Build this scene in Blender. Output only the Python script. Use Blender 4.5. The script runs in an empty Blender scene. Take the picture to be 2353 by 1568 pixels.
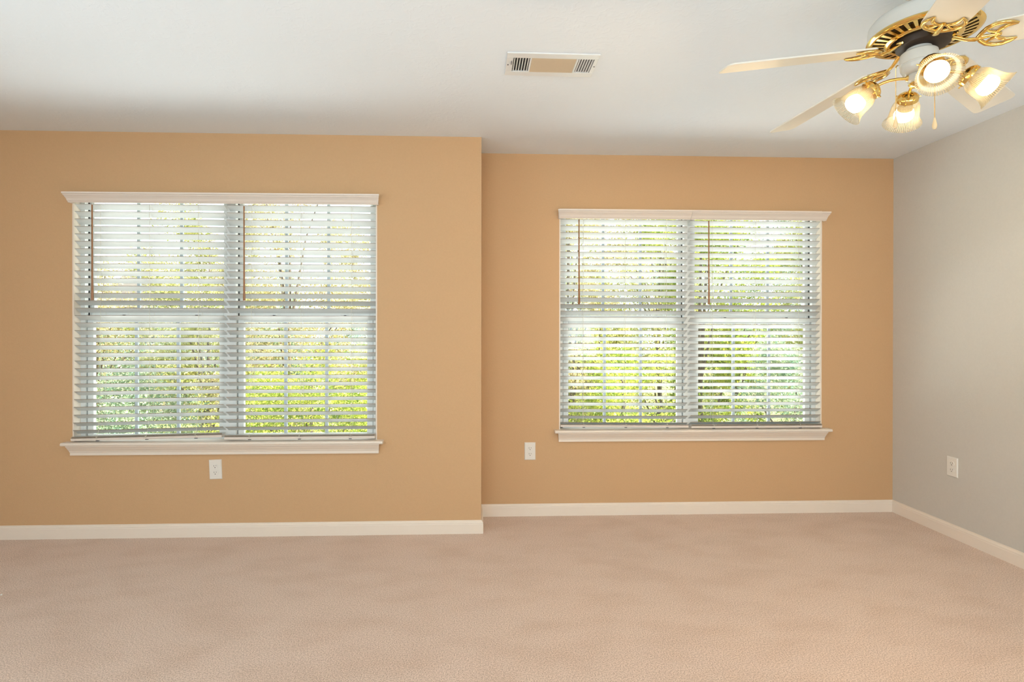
import bpy, bmesh, math, random
import numpy as np
from mathutils import Vector, Matrix
R = math.radians
PI = math.pi
scene = bpy.context.scene
col = scene.collection

# ------------------------------------------------------------------ camera
F_PX, CX, CY = 1265.0, 1145.48, 765.18           # focal length and principal point for a 2353 x 1568 frame
cam_data = bpy.data.cameras.new('camera')
cam = bpy.data.objects.new('camera', cam_data)
col.objects.link(cam)
scene.camera = cam
cam_data.sensor_fit = 'HORIZONTAL'
cam_data.sensor_width = 36.0
cam_data.lens = F_PX / 2353.0 * 36.0
cam_data.shift_x = (1176.5 - CX) / 2353.0
cam_data.shift_y = (CY - 784.0) / 2353.0
cam_data.clip_start = 0.02
cam_data.clip_end = 300
YAW, PITCH, ROLL = 0.0383, -0.0027, 0.0010
fwd = Vector((math.sin(YAW) * math.cos(PITCH), math.cos(YAW) * math.cos(PITCH), math.sin(PITCH)))
rgt = Vector((math.cos(YAW), -math.sin(YAW), 0))
upv = rgt.cross(fwd)
rg2 = rgt * math.cos(ROLL) + upv * math.sin(ROLL)
up2 = upv * math.cos(ROLL) - rgt * math.sin(ROLL)
cam.matrix_world = Matrix(((rg2.x, up2.x, -fwd.x, 0), (rg2.y, up2.y, -fwd.y, 0), (rg2.z, up2.z, -fwd.z, 1.2441), (0, 0, 0, 1)))

# ------------------------------------------------------------------ world, sun, lights, exposure
scene.view_settings.view_transform = 'Standard'
scene.view_settings.look = 'None'
scene.view_settings.gamma = 1.0
scene.view_settings.exposure = 0.43
scene.view_settings.use_curve_mapping = False

world = bpy.data.worlds.new('World')
scene.world = world
world.use_nodes = True
bg = world.node_tree.nodes['Background']
bg.inputs['Color'].default_value = (0.86, 0.95, 1.0, 1)
bg.inputs['Strength'].default_value = 1.7

def light(name, kind, loc, energy, color, rot=(0, 0, 0), **kw):
    d = bpy.data.lights.new(name, kind)
    d.energy = energy
    d.color = color
    for k, v in kw.items():
        setattr(d, k, v)
    o = bpy.data.objects.new(name, d)
    o.location = loc
    o.rotation_euler = rot
    col.objects.link(o)
    return o

sun = light('sun', 'SUN', (0, 0, 20), 25.0, (1.0, 0.95, 0.87), angle=R(1.0))
sun.rotation_euler = Vector((-0.60, 0.12, -0.79)).to_track_quat('-Z', 'Y').to_euler()
# added fill lamps shining in through the unseen rear and side windows
light('rear_daylight', 'AREA', (-1.25, -2.66, 1.35), 47, (0.70, 0.88, 1.0), rot=(R(124), 0, 0), shape='RECTANGLE', size=1.8, size_y=1.46)
light('rear_fill_b', 'AREA', (1.25, -2.66, 1.35), 47, (0.70, 0.88, 1.0), rot=(R(124), 0, 0), shape='RECTANGLE', size=1.8, size_y=1.46)
light('side_fill', 'AREA', (-3.51, 0.2, 1.35), 24, (0.62, 0.83, 1.0), rot=(R(112), 0, R(-90)), shape='RECTANGLE', size=2.4, size_y=1.46, spread=R(120))
# unseen warm fill lamp added behind the camera
light('warm_fill', 'POINT', (-0.2, -1.2, 1.95), 17, (1.0, 0.82, 0.58), shadow_soft_size=0.16)

# ------------------------------------------------------------------ materials
def s2l(c):
    c = c / 255.0
    return c / 12.92 if c <= 0.04045 else ((c + 0.055) / 1.055) ** 2.4

def rgb(r, g, b):
    return (s2l(r), s2l(g), s2l(b), 1)

def mat(name, color, rough=0.6, metal=0.0, bump=None, spec=0.4, noise=None, coat=0.0):
    """bump = (scale, strength, distance); noise = (scale, amount): small procedural variation of the paint"""
    m = bpy.data.materials.new(name)
    m.use_nodes = True
    nt = m.node_tree
    b = nt.nodes['Principled BSDF']
    b.inputs['Base Color'].default_value = color
    b.inputs['Roughness'].default_value = rough
    b.inputs['Metallic'].default_value = metal
    b.inputs['Specular IOR Level'].default_value = spec
    b.inputs['Coat Weight'].default_value = coat
    tc = nt.nodes.new('ShaderNodeTexCoord')
    if noise:
        n = nt.nodes.new('ShaderNodeTexNoise')
        n.inputs['Scale'].default_value = noise[0]
        n.inputs['Detail'].default_value = 3
        nt.links.new(tc.outputs['Object'], n.inputs['Vector'])
        mix = nt.nodes.new('ShaderNodeMixRGB')
        a = noise[1]
        mix.inputs[1].default_value = tuple(max(0, c * (1 - a)) for c in color[:3]) + (1,)
        mix.inputs[2].default_value = tuple(min(1, c * (1 + a)) for c in color[:3]) + (1,)
        nt.links.new(n.outputs['Fac'], mix.inputs[0])
        nt.links.new(mix.outputs[0], b.inputs['Base Color'])
    if bump:
        n = nt.nodes.new('ShaderNodeTexNoise')
        n.inputs['Scale'].default_value = bump[0]
        n.inputs['Detail'].default_value = 4
        nt.links.new(tc.outputs['Object'], n.inputs['Vector'])
        bp = nt.nodes.new('ShaderNodeBump')
        bp.inputs['Strength'].default_value = bump[1]
        bp.inputs['Distance'].default_value = bump[2]
        nt.links.new(n.outputs['Fac'], bp.inputs['Height'])
        nt.links.new(bp.outputs['Normal'], b.inputs['Normal'])
    return m

M = {}
M['wall'] = mat('tan_wall_paint', (0.62, 0.392, 0.213, 1), 0.75, bump=(160, 0.25, 0.002), noise=(90, 0.035), spec=0.25)
M['side_wall'] = mat('greige_side_wall', (0.605, 0.568, 0.515, 1), 0.75, bump=(160, 0.25, 0.002), noise=(90, 0.035), spec=0.25)  # greyer than the other walls
M['white_trim'] = mat('white_trim_paint', (0.84, 0.735, 0.63, 1), 0.4, noise=(12, 0.015))
M['vinyl'] = mat('white_vinyl', (0.80, 0.80, 0.78, 1), 0.38, noise=(20, 0.015))
M['muntin'] = mat('grey_white_muntin', (0.50, 0.55, 0.58, 1), 0.4, noise=(20, 0.02))
M['slat_edge_shade'] = mat('shaded_slat_edge', (0.30, 0.22, 0.15, 1), 0.6, noise=(25, 0.1))  # shade along the slats' front edges, painted in brown
M['valance'] = mat('white_valance', (0.80, 0.70, 0.62, 1), 0.42, noise=(25, 0.015))
M['slat'] = mat('white_slat', (0.60, 0.605, 0.585, 1), 0.42, noise=(25, 0.02))
M['cord'] = mat('cord_string', (0.72, 0.68, 0.58, 1), 0.8, noise=(300, 0.1))
M['wand'] = mat('clear_amber_wand', (0.33, 0.14, 0.05, 1), 0.25, noise=(15, 0.15))
M['dark_slot'] = mat('dark_slot', (0.025, 0.025, 0.028, 1), 0.7, noise=(40, 0.2))
M['lock'] = mat('dark_lock_metal', (0.10, 0.10, 0.12, 1), 0.4, metal=0.5, noise=(60, 0.2))
M['plate'] = mat('outlet_plastic', (0.80, 0.755, 0.69, 1), 0.35, noise=(60, 0.01))
M['hole'] = mat('outlet_hole', (0.03, 0.02, 0.015, 1), 0.8, noise=(60, 0.2))
M['fan_white'] = mat('fan_white_enamel', (0.64, 0.62, 0.57, 1), 0.3, noise=(20, 0.01), coat=0.2)
M['blade'] = mat('white_blade_laminate', (0.80, 0.765, 0.68, 1), 0.42, noise=(18, 0.02))
M['brass'] = mat('polished_brass', (0.88, 0.62, 0.22, 1), 0.16, metal=1.0, bump=(60, 0.08, 0.001))
M['dark_motor'] = mat('dark_motor', (0.05, 0.035, 0.025, 1), 0.5, metal=0.3, noise=(50, 0.2))
M['fob'] = mat('wooden_fob', (0.78, 0.60, 0.36, 1), 0.4, noise=(40, 0.1))
M['vent'] = mat('vent_enamel', (0.78, 0.78, 0.77, 1), 0.3, noise=(30, 0.01))
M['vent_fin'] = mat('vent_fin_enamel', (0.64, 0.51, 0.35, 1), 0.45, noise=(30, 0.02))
M['lint'] = mat('white_lint', (0.85, 0.82, 0.75, 1), 0.9, noise=(200, 0.1))

# ceiling: flat white, knock-down texture
def ceiling_mat():
    m = mat('textured_ceiling', (0.84, 0.885, 0.935, 1), 0.9, spec=0.1)
    nt = m.node_tree
    b = nt.nodes['Principled BSDF']
    tc = nt.nodes.new('ShaderNodeTexCoord')
    n = nt.nodes.new('ShaderNodeTexNoise')
    n.inputs['Scale'].default_value = 26
    n.inputs['Detail'].default_value = 5
    n.inputs['Distortion'].default_value = 1.2
    cr = nt.nodes.new('ShaderNodeValToRGB')
    cr.color_ramp.elements[0].position = 0.50
    cr.color_ramp.elements[1].position = 0.62
    bp = nt.nodes.new('ShaderNodeBump')
    bp.inputs['Strength'].default_value = 0.14
    bp.inputs['Distance'].default_value = 0.003
    nt.links.new(tc.outputs['Object'], n.inputs['Vector'])
    nt.links.new(n.outputs['Fac'], cr.inputs['Fac'])
    nt.links.new(cr.outputs['Color'], bp.inputs['Height'])
    nt.links.new(bp.outputs['Normal'], b.inputs['Normal'])
    return m
M['ceiling'] = ceiling_mat()

def carpet_mat():
    m = bpy.data.materials.new('beige_carpet')
    m.use_nodes = True
    nt = m.node_tree
    b = nt.nodes['Principled BSDF']
    b.inputs['Roughness'].default_value = 0.95
    b.inputs['Specular IOR Level'].default_value = 0.1
    b.inputs['Sheen Weight'].default_value = 0.25
    b.inputs['Sheen Roughness'].default_value = 0.5
    tc = nt.nodes.new('ShaderNodeTexCoord')
    fine = nt.nodes.new('ShaderNodeTexNoise')
    fine.inputs['Scale'].default_value = 200
    fine.inputs['Detail'].default_value = 4
    fine.inputs['Roughness'].default_value = 0.7
    cr = nt.nodes.new('ShaderNodeValToRGB')
    cr.color_ramp.elements[0].position = 0.38
    cr.color_ramp.elements[0].color = (0.48, 0.335, 0.25, 1)
    cr.color_ramp.elements[1].position = 0.58
    cr.color_ramp.elements[1].color = (0.87, 0.68, 0.565, 1)
    mp = nt.nodes.new('ShaderNodeMapping')
    mp.inputs['Rotation'].default_value = (0, 0, R(-28))
    mp.inputs['Scale'].default_value = (3.4, 6.0, 1)
    patch = nt.nodes.new('ShaderNodeTexNoise')        # brushed pile: darker strokes where feet turned it
    patch.inputs['Scale'].default_value = 1.0
    patch.inputs['Detail'].default_value = 5
    pr = nt.nodes.new('ShaderNodeValToRGB')
    pr.color_ramp.elements[0].position = 0.27
    pr.color_ramp.elements[0].color = (0.80, 0.72, 0.64, 1)
    pr.color_ramp.elements[1].position = 0.56
    pr.color_ramp.elements[1].color = (1, 1, 1, 1)
    mul = nt.nodes.new('ShaderNodeMixRGB')
    mul.blend_type = 'MULTIPLY'
    mul.inputs[0].default_value = 0.42
    bp = nt.nodes.new('ShaderNodeBump')
    bp.inputs['Strength'].default_value = 0.5
    bp.inputs['Distance'].default_value = 0.006
    L = nt.links.new
    L(tc.outputs['Object'], fine.inputs['Vector'])
    L(fine.outputs['Fac'], cr.inputs['Fac'])
    L(tc.outputs['Object'], mp.inputs['Vector'])
    L(mp.outputs['Vector'], patch.inputs['Vector'])
    L(patch.outputs['Fac'], pr.inputs['Fac'])
    L(cr.outputs['Color'], mul.inputs[1])
    L(pr.outputs['Color'], mul.inputs[2])
    L(mul.outputs[0], b.inputs['Base Color'])
    L(fine.outputs['Fac'], bp.inputs['Height'])
    L(bp.outputs['Normal'], b.inputs['Normal'])
    return m
M['carpet'] = carpet_mat()

def glass_mat(name, tint, gloss=0.06):
    m = bpy.data.materials.new(name)
    m.use_nodes = True
    nt = m.node_tree
    nt.nodes.remove(nt.nodes['Principled BSDF'])
    out = nt.nodes['Material Output']
    tr = nt.nodes.new('ShaderNodeBsdfTransparent')
    tr.inputs['Color'].default_value = tint
    gl = nt.nodes.new('ShaderNodeBsdfGlossy')
    gl.inputs['Roughness'].default_value = 0.03
    mx = nt.nodes.new('ShaderNodeMixShader')
    mx.inputs[0].default_value = gloss
    nt.links.new(tr.outputs[0], mx.inputs[1])
    nt.links.new(gl.outputs[0], mx.inputs[2])
    nt.links.new(mx.outputs[0], out.inputs['Surface'])
    return m
M['pane'] = glass_mat('window_glass', (0.94, 0.97, 0.96, 1), 0.04)
M['screen'] = glass_mat('insect_screen_mesh', (0.72, 0.80, 0.82, 1), 0.01)

def shade_mat():
    """ribbed clear glass: sees through between the ribs, scatters the bulb's light in them"""
    m = bpy.data.materials.new('ribbed_glass')
    m.use_nodes = True
    nt = m.node_tree
    nt.nodes.remove(nt.nodes['Principled BSDF'])
    out = nt.nodes['Material Output']
    tr = nt.nodes.new('ShaderNodeBsdfTransparent')
    tr.inputs['Color'].default_value = (0.95, 0.93, 0.88, 1)
    tl = nt.nodes.new('ShaderNodeBsdfTranslucent')
    tl.inputs['Color'].default_value = (0.95, 0.84, 0.60, 1)
    gl = nt.nodes.new('ShaderNodeBsdfGlossy')
    gl.inputs['Roughness'].default_value = 0.08
    fr = nt.nodes.new('ShaderNodeLayerWeight')
    fr.inputs['Blend'].default_value = 0.35
    m1 = nt.nodes.new('ShaderNodeMixShader')
    tc = nt.nodes.new('ShaderNodeTexCoord')
    sx = nt.nodes.new('ShaderNodeSeparateXYZ')
    at = nt.nodes.new('ShaderNodeMath'); at.operation = 'ARCTAN2'
    fq = nt.nodes.new('ShaderNodeMath'); fq.operation = 'MULTIPLY'; fq.inputs[1].default_value = 60.0
    sn = nt.nodes.new('ShaderNodeMath'); sn.operation = 'SINE'
    rg = nt.nodes.new('ShaderNodeMapRange')              # thick crest of each rib scatters, the groove is clear
    rg.inputs['From Min'].default_value = 0.1
    rg.inputs['From Max'].default_value = 0.9
    rg.inputs['To Min'].default_value = 0.05
    rg.inputs['To Max'].default_value = 0.42
    nt.links.new(tc.outputs['Object'], sx.inputs[0])
    nt.links.new(sx.outputs['Y'], at.inputs[0])
    nt.links.new(sx.outputs['X'], at.inputs[1])
    nt.links.new(at.outputs[0], fq.inputs[0])
    nt.links.new(fq.outputs[0], sn.inputs[0])
    nt.links.new(sn.outputs[0], rg.inputs['Value'])
    nt.links.new(rg.outputs[0], m1.inputs[0])
    m2 = nt.nodes.new('ShaderNodeMixShader')
    L = nt.links.new
    mm = nt.nodes.new('ShaderNodeMath')
    mm.operation = 'MULTIPLY'
    mm.inputs[1].default_value = 0.25
    L(fr.outputs['Facing'], mm.inputs[0])
    L(tr.outputs[0], m1.inputs[1])
    L(tl.outputs[0], m1.inputs[2])
    L(mm.outputs[0], m2.inputs[0])
    L(m1.outputs[0], m2.inputs[1])
    L(gl.outputs[0], m2.inputs[2])
    L(m2.outputs[0], out.inputs['Surface'])
    return m
M['shade'] = shade_mat()

def emit_mat(name, color, strength):
    m = bpy.data.materials.new(name)
    m.use_nodes = True
    b = m.node_tree.nodes['Principled BSDF']
    b.inputs['Base Color'].default_value = (0.9, 0.88, 0.8, 1)
    b.inputs['Emission Color'].default_value = color
    b.inputs['Emission Strength'].default_value = strength
    return m
M['neck'] = mat('frosted_bulb_neck', (0.85, 0.72, 0.50, 1), 0.4, noise=(40, 0.03))
M['bulb'] = emit_mat('lit_frosted_bulb', (1.0, 0.80, 0.52, 1), 7)

def leaf_mat(name, dark, lite):
    m = bpy.data.materials.new(name)
    m.use_nodes = True
    nt = m.node_tree
    b = nt.nodes['Principled BSDF']
    b.inputs['Roughness'].default_value = 0.5
    out = nt.nodes['Material Output']
    tc = nt.nodes.new('ShaderNodeTexCoord')
    n = nt.nodes.new('ShaderNodeTexNoise')
    n.inputs['Scale'].default_value = 4.5
    n.inputs['Detail'].default_value = 6
    cr = nt.nodes.new('ShaderNodeValToRGB')
    cr.color_ramp.elements[0].position = 0.36
    cr.color_ramp.elements[0].color = dark
    cr.color_ramp.elements[1].position = 0.62
    cr.color_ramp.elements[1].color = lite
    tl = nt.nodes.new('ShaderNodeBsdfTranslucent')
    mx = nt.nodes.new('ShaderNodeMixShader')
    mx.inputs[0].default_value = 0.45
    L = nt.links.new
    L(tc.outputs['Object'], n.inputs['Vector'])
    L(n.outputs['Fac'], cr.inputs['Fac'])
    L(cr.outputs['Color'], b.inputs['Base Color'])
    L(cr.outputs['Color'], tl.inputs['Color'])
    L(b.outputs[0], mx.inputs[1])
    L(tl.outputs[0], mx.inputs[2])
    L(mx.outputs[0], out.inputs['Surface'])
    return m
M['leaf_yellow'] = leaf_mat('yellow_green_leaves', (0.240, 0.283, 0.056, 1), (0.545, 0.488, 0.186, 1))
M['leaf_vivid'] = leaf_mat('vivid_green_leaves', (0.168, 0.264, 0.029, 1), (0.474, 0.478, 0.080, 1))
M['leaf_soft'] = leaf_mat('grey_green_leaves', (0.155, 0.269, 0.182, 1), (0.394, 0.428, 0.258, 1))
M['leaf_autumn'] = leaf_mat('golden_leaves', (0.334, 0.320, 0.115, 1), (0.564, 0.449, 0.256, 1))
M['bark'] = mat('bark', (0.13, 0.10, 0.075, 1), 0.9, bump=(14, 0.6, 0.02), noise=(9, 0.3))
M['grass'] = mat('lawn_grass', (0.15, 0.165, 0.055, 1), 0.9, bump=(30, 0.6, 0.03), noise=(1.3, 0.25))
M['roof'] = mat('grey_brown_shingles', (0.22, 0.19, 0.175, 1), 0.9, bump=(20, 0.4, 0.02), noise=(6, 0.12))
M['bounce_white'] = mat('white_bounce_surface', (0.84, 0.87, 0.90, 1), 0.8, noise=(3, 0.04))  # surface of the added slab that reflects sun into the room
M['siding'] = mat('cream_siding', (0.29, 0.26, 0.23, 1), 0.7, noise=(3, 0.05))

# ------------------------------------------------------------------ mesh builder
class MB:
    def __init__(self):
        self.v, self.f = [], []
    def add(self, vs, fs):
        n = len(self.v)
        self.v += [tuple(p) for p in vs]
        self.f += [tuple(i + n for i in q) for q in fs]
        return self
    def box(self, x0, x1, y0, y1, z0, z1, mtx=None):
        vs = [Vector((x, y, z)) for z in (z0, z1) for y in (y0, y1) for x in (x0, x1)]
        if mtx is not None:
            vs = [mtx @ p for p in vs]
        return self.add(vs, [(0, 2, 3, 1), (4, 5, 7, 6), (0, 1, 5, 4), (2, 6, 7, 3), (0, 4, 6, 2), (1, 3, 7, 5)])
    def prism(self, prof, x0, x1, ends=None, axis='x', mtx=None):
        """closed profile [(y, z)] swept along x; ends(y, z) -> extra outward length of each end (mitre)"""
        n = len(prof)
        e = ends or (lambda y, z: 0.0)
        vs = [Vector((x0 - e(y, z), y, z)) for y, z in prof] + [Vector((x1 + e(y, z), y, z)) for y, z in prof]
        if mtx is not None:
            vs = [mtx @ p for p in vs]
        fs = [(i, (i + 1) % n, n + (i + 1) % n, n + i) for i in range(n)]
        fs += [tuple(range(n))[::-1], tuple(range(n, 2 * n))]
        return self.add(vs, fs)
    def lathe(self, prof, seg=32, mtx=None, flute=None, close=False):
        """profile [(r, z)] turned about z; flute = (count, depth fraction)"""
        vs, fs = [], []
        n = len(prof)
        for k in range(seg):
            a = 2 * PI * k / seg
            for r, z in prof:
                rr = r
                if flute:
                    rr = r * (1 + flute[1] * math.cos(flute[0] * a))
                vs.append(Vector((rr * math.cos(a), rr * math.sin(a), z)))
        if mtx is not None:
            vs = [mtx @ p for p in vs]
        m = n if close else n - 1
        for k in range(seg):
            k2 = (k + 1) % seg
            for i in range(m):
                j = (i + 1) % n
                fs.append((k * n + i, k2 * n + i, k2 * n + j, k * n + j))
        return self.add(vs, fs)
    def tube(self, pts, rad, seg=8, flat=1.0):
        """round tube along pts; rad number or list; flat squashes it vertically"""
        pts = [Vector(p) for p in pts]
        n = len(pts)
        rads = rad if isinstance(rad, (list, tuple)) else [rad] * n
        vs, fs = [], []
        prev = None
        for i, p in enumerate(pts):
            d = (pts[min(i + 1, n - 1)] - pts[max(i - 1, 0)]).normalized()
            if prev is None:
                ref = Vector((0, 0, 1)) if abs(d.z) < 0.9 else Vector((1, 0, 0))
                s = d.cross(ref).normalized()
            else:
                s = (prev - d * prev.dot(d)).normalized()
            prev = s
            u = s.cross(d).normalized()
            for k in range(seg):
                a = 2 * PI * k / seg
                vs.append(p + s * (rads[i] * math.cos(a)) + u * (rads[i] * flat * math.sin(a)))
        for i in range(n - 1):
            for k in range(seg):
                k2 = (k + 1) % seg
                fs.append((i * seg + k, i * seg + k2, (i + 1) * seg + k2, (i + 1) * seg + k))
        fs += [tuple(range(seg))[::-1], tuple((n - 1) * seg + k for k in range(seg))]
        return self.add(vs, fs)
    def ball(self, c, r, seg=12, rings=8, sz=1.0):
        prof = [(max(1e-5, r * math.sin(PI * i / rings)), -r * sz * math.cos(PI * i / rings)) for i in range(rings + 1)]
        return self.lathe(prof, seg, Matrix.Translation(Vector(c)))
    def build(self, name, material, parent=None, smooth=False, bevel=0.0, angle=35):
        me = bpy.data.meshes.new(name)
        me.from_pydata(self.v, [], self.f)
        bm = bmesh.new()
        bm.from_mesh(me)
        bmesh.ops.recalc_face_normals(bm, faces=bm.faces)
        bm.to_mesh(me)
        bm.free()
        me.materials.append(material)
        o = bpy.data.objects.new(name, me)
        col.objects.link(o)
        if smooth:
            me.polygons.foreach_set('use_smooth', [True] * len(me.polygons))
            me.set_sharp_from_angle(angle=R(angle))
        if bevel:
            b = o.modifiers.new('bevel', 'BEVEL')
            b.width = bevel
            b.segments = 2
            b.limit_method = 'ANGLE'
            b.angle_limit = R(40)
        if parent:
            o.parent = parent
        return o

def empty(name, loc=(0, 0, 0), rotz=0.0):
    o = bpy.data.objects.new(name, None)
    o.empty_display_size = 0.1
    o.location = loc
    o.rotation_euler = (0, 0, rotz)
    col.objects.link(o)
    return o

def tag(o, label=None, cat=None, group=None, kind=None):
    if label: o['label'] = label
    if cat: o['category'] = cat
    if group: o['group'] = group
    if kind: o['kind'] = kind
    return o

def copy_tree(o, parent=None):
    c = o.copy()
    col.objects.link(c)
    if parent is not None:
        c.parent = parent
    for ch in [x for x in col.objects if x.parent == o]:
        copy_tree(ch, c)
    return c

# ------------------------------------------------------------------ room dimensions
H = 2.44
DL, DR = 3.393, 3.701        # the projecting and the recessed stretch of the window wall
XS, XR, XL, YB = 0.024, 2.873, -3.35, -2.5
W1 = (-2.425, -0.613)        # window openings
W2 = (0.552, 2.369)
ZS, ZT = 0.581, 2.074
TH = 0.15

def S(o):
    return tag(o, kind='structure')

# floor, ceiling
S(MB().box(XL - TH, XR + TH, YB - TH, DR + TH, -0.12, 0).build('floor', M['carpet']))
S(MB().box(XL - TH, XR + TH, YB - TH, DR + TH, H, H + 0.12).build('ceiling', M['ceiling']))

def holed_wall(mb, a0, a1, y0, y1, holes):
    """wall along x between y0 and y1 with rectangular holes [(x0, x1, z0, z1)] left to right"""
    x = a0
    for h0, h1, z0, z1 in holes:
        mb.box(x, h0, y0, y1, 0, H)
        mb.box(h0, h1, y0, y1, 0, z0)
        mb.box(h0, h1, y0, y1, z1, H)
        x = h1
    mb.box(x, a1, y0, y1, 0, H)
    return mb

wb = holed_wall(MB(), XL - TH, XS, DL, DL + TH, [(W1[0], W1[1], ZS - 0.02, ZT)])
wb.box(XS - TH, XS, DL + TH, DR + TH, 0, H)
S(wb.build('wall_back', M['wall']))
S(holed_wall(MB(), XS, XR + TH, DR, DR + TH, [(W2[0], W2[1], ZS - 0.02, ZT)]).build('wall_alcove', M['wall']))
S(MB().box(XR, XR + TH, YB - TH, DR, 0, H).build('wall_right', M['side_wall']))
wl = MB().box(XL - TH, XL, YB - TH, -1.0, 0, H).box(XL - TH, XL, 1.4, DL, 0, H).box(XL - TH, XL, -1.0, 1.4, 0, 0.62).box(XL - TH, XL, -1.0, 1.4, 2.08, H)
S(wl.build('wall_left', M['wall']))
S(holed_wall(MB(), XL, XR, YB - TH, YB, [(-2.15, -0.35, 0.62, 2.08), (0.35, 2.15, 0.62, 2.08)]).build('wall_rear', M['wall']))

# baseboards: flat board with a stepped, rounded cap
BP = [(0, 0), (-0.013, 0), (-0.013, 0.058), (-0.0115, 0.061), (-0.0115, 0.068), (-0.008, 0.0735), (-0.005, 0.0755), (-0.004, 0.081), (0, 0.081)]
def baseboard(name, x0, y0, x1, y1, e0=0, e1=0):
    """profile's wall side on the line from (x0, y0) to (x1, y1), room to the right of that direction; e = mitre sign"""
    d = Vector((x1 - x0, y1 - y0, 0))
    L = d.length
    m = Matrix.Translation((x0, y0, 0)) @ Matrix.Rotation(math.atan2(d.y, d.x), 4, 'Z')
    n = len(BP)
    vs = [m @ Vector((-e0 * y, y, z)) for y, z in BP] + [m @ Vector((L + e1 * y, y, z)) for y, z in BP]
    fs = [(i, (i + 1) % n, n + (i + 1) % n, n + i) for i in range(n)] + [tuple(range(n))[::-1], tuple(range(n, 2 * n))]
    return S(MB().add(vs, fs).build(name, M['white_trim']))
baseboard('baseboard_back', XL, DL, XS, DL, 1, -1)
baseboard('baseboard_step', XS, DL, XS, DR, -1, 1)
baseboard('baseboard_alcove', XS, DR, XR, DR, 1, 1)
baseboard('baseboard_right', XR, DR, XR, YB, 1, 1)
baseboard('baseboard_left', XL, YB, XL, DL, 1, 1)

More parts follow.
